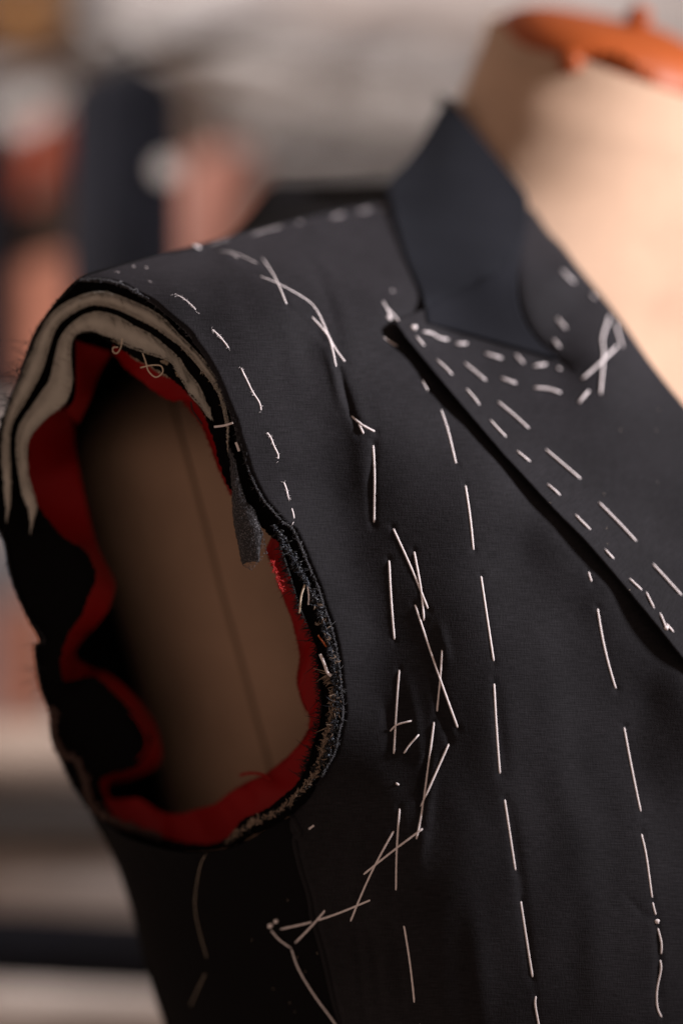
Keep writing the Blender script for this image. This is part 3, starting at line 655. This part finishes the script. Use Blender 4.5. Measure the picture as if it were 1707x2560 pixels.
for (x, y) in left_path:
    d0 = rim_d(x, y)+.003 if y < 2030 else 1.31
    cols.append([(x+1, y, d0), (x+8, y+4, d0+.03), (x+60, y+20, d0+.08), (x+230, y+30, d0+.16), (820, y+30, 1.56)])
C3 = np.array(cols, float); Cn = [knots(C3[:, k, :], 8) for k in range(5)]
nb = len(Cn[0]); G = []
for i in range(nb):
    row = knots([Cn[k][i] for k in range(5)], 7); G.append([P(*r) for r in row])
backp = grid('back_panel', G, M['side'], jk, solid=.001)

# twisted tape and navy fray strip round the lower and front edge
def cord(name, pts, r, m, lift, n, twist=.6, label=None):
    c = curve(pts, n); mb = MB()
    for ph in (0, math.pi):
        pp = []; rr = []
        for i, (x, y) in enumerate(c):
            a = i*twist+ph; q = P(x+math.cos(a)*r*3500+rng.normal(0, .7), y+math.sin(a)*r*2000+rng.normal(0, .7), rim_d(x, y)+lift+math.sin(a)*r*.6); pp.append(q); rr.append(r*(1+.35*rng.normal()) if 0 < i < n-1 else r*.3)
        mb.tube(pp, [max(r*.3, v) for v in rr], 7)
    o = mb.build(name, m, jk)
    if label: o['label'] = label
    return o
TP = [(560,2112),(590,2086),(625,2062),(652,2046),(690,2030),(712,2016),(748,1983),(780,1945),(803,1894),(815,1855),(826,1800),(832,1740)]
TL = [(132,1760),(138,1830),(155,1882),(190,1900),(212,1945),(224,1990),(240,2022),(290,2055),(345,2074),(398,2090)]
def _tapes():
    clumps(TP, 420, 'tape', 'edge_tape', 2.4, .0003, .0006, -.0008, 8, 18, 'fawn frayed tape along the lower armhole edge', .35)
    clumps(TP, 160, 'bthread', 'edge_tape', 4, .0003, .0005, -.001, 6, 16, None, .6)
    clumps(TL, 420, 'tape_dark', 'edge_tape', 3, .0005, .0009, .002, 10, 22, 'dark brown tape along the back armhole edge', .2)
YC = [(684,1310),(705,1345),(725,1384),(743,1412),(761,1448),(782,1484),(801,1532),(812,1570),(822,1606),(834,1654),(840,1700),(842,1736),(843,1779),(832,1822),(823,1874),(806,1910)]
def clumps(pts, n, m, name, wid, r0, r1, lift, lo, hi, lab=None, al=.9):
    c = curve(pts, 500); mb = MB()
    for _ in range(n):
        i = rng.integers(2, 497); t = c[i+1]-c[i-1]; t /= np.linalg.norm(t); nn = np.array([-t[1], t[0]]); p = c[i]+nn*rng.normal(0, wid)
        an = math.atan2(t[1], t[0])+rng.normal(0, al); L = rng.uniform(lo, hi); k = rng.normal(0, .7); q = np.array(p); V = []; d0 = rim_d(*p)+lift+rng.normal(0, .0007)
        for s_ in range(5):
            V.append(P(q[0], q[1], d0-.0005*math.sin(s_*.8))); q = q+np.array([math.cos(an), math.sin(an)])*L/4; an += k*.5
        r = rng.uniform(r0, r1); mb.tube(V, [r*.5, r, r, r*.9, r*.3], 5)
    o = mb.build(name, M[m], jk); o['kind'] = 'stuff'
    if lab: o['label'] = lab
_tapes()
clumps(YC, 520, 'navythread', 'edge_yarn', 3.2, .0002, .00045, -.001, 5, 15, 'navy blue frayed yarn along the front armhole edge')
clumps(YC, 260, 'bthread', 'edge_yarn', 4.5, .0002, .0005, -.0012, 6, 18)
clumps(YC[5:], 60, 'tape', 'edge_yarn', 4, .00015, .0003, -.0014, 8, 18)

# ------------------------------------------------------------------ stitches: each its own piece of thread lying on the cloth
SURF = tree_of([front, lapel, leaf, collar, side, backp])
FT = tree_of([front]); LT = tree_of([lapel])
def pick(px, py):
    dr = (P(px, py, 1)-CAMP).normalized(); best = None
    h = SURF.ray_cast(CAMP, dr)
    return h[0] if h[0] is not None else P(px, py, 1.25)
def stitch(pts, r=.00042, name='basting_stitch', m='thread', parent=None, lift=.0007, par=None, ends=True):
    pts = [tuple(map(float, p)) for p in pts]
    if len(pts) == 1:
        x, y = pts[0]; pts = [(x-3, y-2), (x+3, y+2)]
    L = sum(math.dist(pts[i], pts[i+1]) for i in range(len(pts)-1)); n = max(6, int(L/7))
    c = curve(pts, n) if len(pts) > 2 else np.array(pts)[0]+(np.array(pts)[1]-np.array(pts)[0])*np.linspace(0, 1, n)[:, None]+np.outer(np.sin(np.pi*np.linspace(0, 1, n)), np.array([pts[0][1]-pts[1][1], pts[1][0]-pts[0][0]])/max(1, L)*rng.normal(0, min(2.2, L*.012)))
    W = [pick(x, y) for x, y in c]; A, B = W[0], W[-1]; V = []
    for i, p in enumerate(W):
        t = i/(n-1); straight = A.lerp(B, t); dC = (p-CAMP).length
        if len(pts) == 2: dC = min(dC, (straight-CAMP).length)*.5+dC*.5; 
        up = lift*(min(1, min(t, 1-t)*n/1.5) if ends else 1)
        dr = (P(c[i][0], c[i][1], 1)-CAMP).normalized(); V.append(CAMP+dr*(dC-up+(r*.8 if ends and (i == 0 or i == n-1) else 0)))
    rad = [r*(.7 if i in (0, n-1) else 1+.07*math.sin(i*2.1)) for i in range(n)]
    mb = MB(); mb.tube(V, rad, 8)
    if parent is None:
        mx, my = c[n//2]; dr = (P(mx, my, 1)-CAMP).normalized()
        parent = front
        for nm, T_ in (('l', LT),):
            h = T_.ray_cast(CAMP, dr); f = FT.ray_cast(CAMP, dr)
            if h[0] is not None and (f[0] is None or h[3] < f[3]): parent = lapel
    return mb.build(name, M[m], parent)
T1, T2 = .00040, .00047
for pts in ([(263,684),(288,681),(315,686)],[(347,692),(372,704),(400,718)],[(430,735),(454,744),(480,765),(494,781)],[(526,820),(551,843),(576,876)],[(600,915),(617,950),(631,979),(649,1008),(653,1032)],
            [(664,1077),(676,1093),(686,1118),(695,1136),(695,1153)],[(706,1200),(715,1220),(723,1256)],[(727,1266),(733,1284),(735,1302)]): stitch(pts, T1, lift=.0005)
stitch([(735,1302),(730,1312),(720,1320)], .00014, 'thread_tail', lift=.0012)
for pts in ([(335,668)],[(367,671)],[(980,728)],[(993,1960)],[(1397,921)]): stitch(pts, .0005)
for pts in STS:
    stitch(pts, T2)
for pts in ([(973,1830),(992,1812),(1033,1801)],[(1008,1886),(1022,1864),(1049,1834)],[(677,2325),(698,2349),(728,2371)],[(728,2372),(746,2422),(784,2486),(838,2560),(870,2610)]):
    stitch(pts, .0004, 'loose_thread', lift=.0016, parent=front)
for pts in ([(534,2112),(505,2153),(491,2216),(488,2273),(499,2330),(517,2394)],[(514,2434),(494,2474),(476,2514)]):
    stitch(pts, (.00010), 'loose_thread', m='cthread', lift=.0008, parent=side)
# knots of thread
def knot(px, py, r, T=None):
    c = pick(px, py)-FW*r*.8; mb = MB()
    for q in range(3):
        ph = q*1.1; ring_ = [c+camvec(math.cos(a)*r, math.sin(a+ph)*r*.8, math.sin(a*2+q)*r*.45) for a in np.linspace(0, 5.6, 16)]
        mb.tube(ring_, .00042, 7)
    mb.build('thread_knot', M['thread'], front)
for x, y, r in ((1034,820,.0011),(972,796,.001),(1641,2303,.0008),(676,2314,.0009),(690,2303,.0007),(1664,1570,.0007)): knot(x, y, r)
# cross stitch over the rim, white tufts, cream loops, black thread end
def free(pts, r, m, name, n=30, lift=-.002, sides=7):
    c = curve(pts, n); MB().tube([P(x, y, rim_d(x, y)+lift) for x, y in c], r, sides).build(name, M[m], jk)
free([(536,1067),(560,1064),(583,1057)], .0005, 'thread', 'rim_stitch', lift=-.003)
free([(590,1106),(594,1116),(598,1128)], .0006, 'thread', 'rim_stitch', lift=-.002)
free([(478,1004),(481,1024),(491,1039),(506,1060)], .0003, 'bthread', 'loose_thread')
free([(357,883),(365,905),(372,928),(390,943),(407,931),(403,915),(380,913),(352,919)], .00028, 'cthread', 'loose_thread', 50)
free([(306,846),(303,868),(293,883),(283,879),(284,869),(296,868)], .00026, 'cthread', 'loose_thread', 40)
free([(762,1462),(753,1490),(750,1520),(748,1533)], .0004, 'cthread', 'loose_thread')
free([(769,1465),(772,1490),(771,1512)], .00035, 'thread', 'loose_thread')
free([(800,1635),(811,1660),(818,1680),(828,1690)], .0007, 'thread', 'loose_thread')
free([(795,1588),(805,1602),(816,1617)], .0004, 'orange', 'loose_thread')
clumps([(678,1398),(688,1425),(696,1452),(704,1475)], 60, 'red_lit', 'pulled_or_lit_yarn', 2.4, .0001, .0002, -.0022, 6, 16, 'added bright red yarn standing in for a lit streak on the lining', .5)  # yarn added in place of a sunlit streak on the lining
free([(601,1938),(625,1933),(655,1936),(680,1950)], .0007, 'red', 'pulled_or_lit_yarn', lift=.016)

# frayed yarn ends and lint
def fray(curve_pts, n, lo, hi, m, name, side_sign=1, spread=.7, r=.00012, lift=0, label=None, dfun=rim_d, curl=.5):
    c = curve(curve_pts, 400); mb = MB()
    for _ in range(n):
        i = rng.integers(2, 397); p = c[i]; t = c[i+1]-c[i-1]; t /= np.linalg.norm(t)+1e-9
        nn = np.array([-t[1], t[0]])*side_sign; a = rng.normal(0, spread); ca, sa = math.cos(a), math.sin(a)
        dv = np.array([nn[0]*ca-nn[1]*sa, nn[0]*sa+nn[1]*ca]); L = rng.uniform(lo, hi)*(1+1.2*(rng.random() < .06)); pts = []; d0 = dfun(*p)+lift; k = rng.normal(0, curl); dz = rng.normal(0, .0012)
        q = p-dv*2
        for s_ in range(5):
            pts.append(P(q[0], q[1], d0+dz*s_/4-.0004)); q = q+dv*L/4; dv = np.array([dv[0]*math.cos(k*.5)-dv[1]*math.sin(k*.5), dv[0]*math.sin(k*.5)+dv[1]*math.cos(k*.5)])
        mb.tube(pts, [r, r, r*.9, r*.7, r*.3], 3)
    o = mb.build(name, M[m], jk); o['kind'] = 'stuff'
    if label: o['label'] = label
    return o
left_out = [p[0] for p in PAIRS[1:28]]
fray(ARM_EDGE[:-2], 1500, 3, 9, 'fray', 'frayed_edge', 1, .9, .00022, .001, label='frayed black yarn ends along the cut armhole edge')
fray(ARM_EDGE[:-2], 1300, 3, 9, 'fray', 'frayed_edge', -1, 1.0, .00016, -.001, curl=1.0)
fray(ARM_EDGE[:-2], 420, 3, 6, 'fray', 'frayed_edge', 1, 1.1, .00055, .0005)
fray(ARM_EDGE[:-2], 300, 3, 6, 'bthread', 'frayed_edge', -1, 1.1, .0006, .0)
fray([(195,700),(301,711),(408,777),(487,853),(548,956),(600,1100)], 260, 4, 9, 'fray', 'frayed_edge', -1, 1.2, .0005, -.0005, curl=1.2)
fray(left_out, 300, 3, 6, 'bthread', 'frayed_edge', 1, 1.1, .0005, .002)
fray(left_out, 700, 3, 10, 'fray', 'frayed_edge', 1, .8, .00014, .002)
fray([(85,850),(65,900),(35,985)], 26, 25, 55, 'fray', 'frayed_edge', 1, .6, .00016, .004, curl=.25)
fray([(30,990),(0,1060)], 20, 15, 40, 'fray', 'frayed_edge', 1, .6, .00016, .004, curl=.4)
fray([(110,1600),(92,1630),(105,1740)], 14, 15, 60, 'fray', 'frayed_edge', 1, .6, .00013, .004, curl=.9)
fray([(700,1362),(722,1430),(750,1520),(785,1606),(797,1690),(803,1780),(775,1890),(750,1950)], 420, 6, 24, 'bthread', 'frayed_edge', 1, .45, .0002, .004, label='long black yarn ends over the red lining', curl=.15)
fray([(705,1345),(743,1412),(782,1484),(812,1560),(834,1654),(842,1736),(843,1779),(823,1874)], 190, 4, 22, 'navythread', 'frayed_edge', 1, .8, .00013, -.002, curl=1.1)
fray([(820,1680),(838,1740),(840,1790),(820,1850),(800,1900)], 70, 10, 28, 'tape', 'frayed_edge', 1, .5, .0003, -.001, curl=.2)
fray(rb_i[8:], 420, 3, 9, 'red', 'frayed_edge', -1, .7, .0001, .024)
fray(rt_i[6:], 160, 4, 10, 'red', 'frayed_edge', 1, .5, .0001, .022)
for cc, sg in ((A_out, 1), (A_in, -1), (B_in, -1), (B_out, 1)):
    fray(cc[2:-2], 800, 2, 7, 'cream', 'felt_fuzz', sg, .9, .00017, .0015)
fray(fo[1:], 220, 2, 5, 'charcoal', 'felt_fuzz', 1, .9, .00008, -.001); fray(fi[1:], 220, 2, 5, 'charcoal', 'felt_fuzz', -1, .9, .00008, -.001)
fray(A_in[16:], 300, 2, 5, 'cthread', 'felt_fuzz', 1, .9, .00012, .002)
# surface fuzz on the felt tab, lint on the cloth
mb = MB()
for _ in range(700):
    u = rng.random(); i = rng.integers(0, len(fo)-1); f = rng.random()
    a_ = np.array(fo[i])*(1-f)+np.array(fo[i+1])*f; b_ = np.array(fi[i])*(1-f)+np.array(fi[i+1])*f; q = a_*(1-u)+b_*u; an = rng.uniform(0, 6.28); L = rng.uniform(2, 6)
    pts = [P(q[0]+math.cos(an+s_*.5)*L*s_/2, q[1]+math.sin(an+s_*.5)*L*s_/2, rim_d(*q)-.0022-.0006*math.sin(s_*1.5)) for s_ in range(3)]
    mb.tube(pts, [.00008,.0001,.00005], 3)
M['paleflock'] = mat('pale_grey_fibre', (.15,.145,.16), .8)
o = mb.build('felt_fuzz', M['paleflock'], jk); o['kind'] = 'stuff'
mb = MB()
lint = [(803,2030,14),(905,1630,8),(860,1340,3),(1010,1725,4),(1440,2420,5),(1585,2440,4),(1440,2505,3),(945,2180,5),(1480,2000,3),(1550,2310,4),(1220,2360,4),(930,2400,6),(1285,1810,3),(560,790,7),(590,880,5),(430,745,6),(620,930,5),(780,1250,3),(500,770,5),(345,735,10),(330,730,10),(1090,2215,2),(1160,2230,2),(870,1500,4)]
for x, y, sz in lint+[(rng.uniform(620,1650), rng.uniform(950,2550), rng.uniform(1, 3)) for _ in range(150)]:
    for _ in range(6 if sz > 9 else 2 if sz > 3 else 1):
        an = rng.uniform(0, 6.28); k = rng.normal(0, .6); pts = []; qx, qy = x+rng.normal(0, sz*.3), y+rng.normal(0, sz*.3)
        for s_ in range(5):
            h = pick(qx, qy); pts.append(h+(CAMP-h).normalized()*.0004); an += k; qx += math.cos(an)*sz*.5; qy += math.sin(an)*sz*.5
        mb.tube(pts, .00007, 3)
o = mb.build('lint', M['cthread'], jk); o['kind'] = 'stuff'
# fuzz round the sharp armhole stitches
mb = MB()
for pts in ([(430,735),(454,744),(480,765),(494,781)],[(526,820),(551,843),(576,876)],[(600,915),(617,950),(631,979),(649,1008),(653,1032)],[(664,1077),(676,1093),(686,1118),(695,1136),(695,1153)],[(706,1200),(715,1220),(723,1256)],[(347,692),(372,704),(400,718)]):
    c = curve(pts, 60)
    for _ in range(16):
        x, y = c[rng.integers(0, 60)]; an = rng.uniform(0, 6.28); V = []
        for s_ in range(4):
            h = pick(x, y); V.append(h+(CAMP-h).normalized()*.0012); an += rng.normal(0, .4); x += math.cos(an)*2.2; y += math.sin(an)*2.2
        mb.tube(V, .00005, 3)
o = mb.build('lint', M['thread'], jk); o['kind'] = 'stuff'
# seam welt between front and side panel, with dark stitches
def on_side(x, y, lift): 
    h = pick(x, y); return h+(CAMP-h).normalized()*lift
c = curve([(735,2042),(742,2060),(752,2085)]+[(x-4, y) for x, y in SEAM], 110)
MB().tube([on_side(x, y, .0004) for x, y in c], .0015, 8).build('seam_welt', M['cloth'], jk)
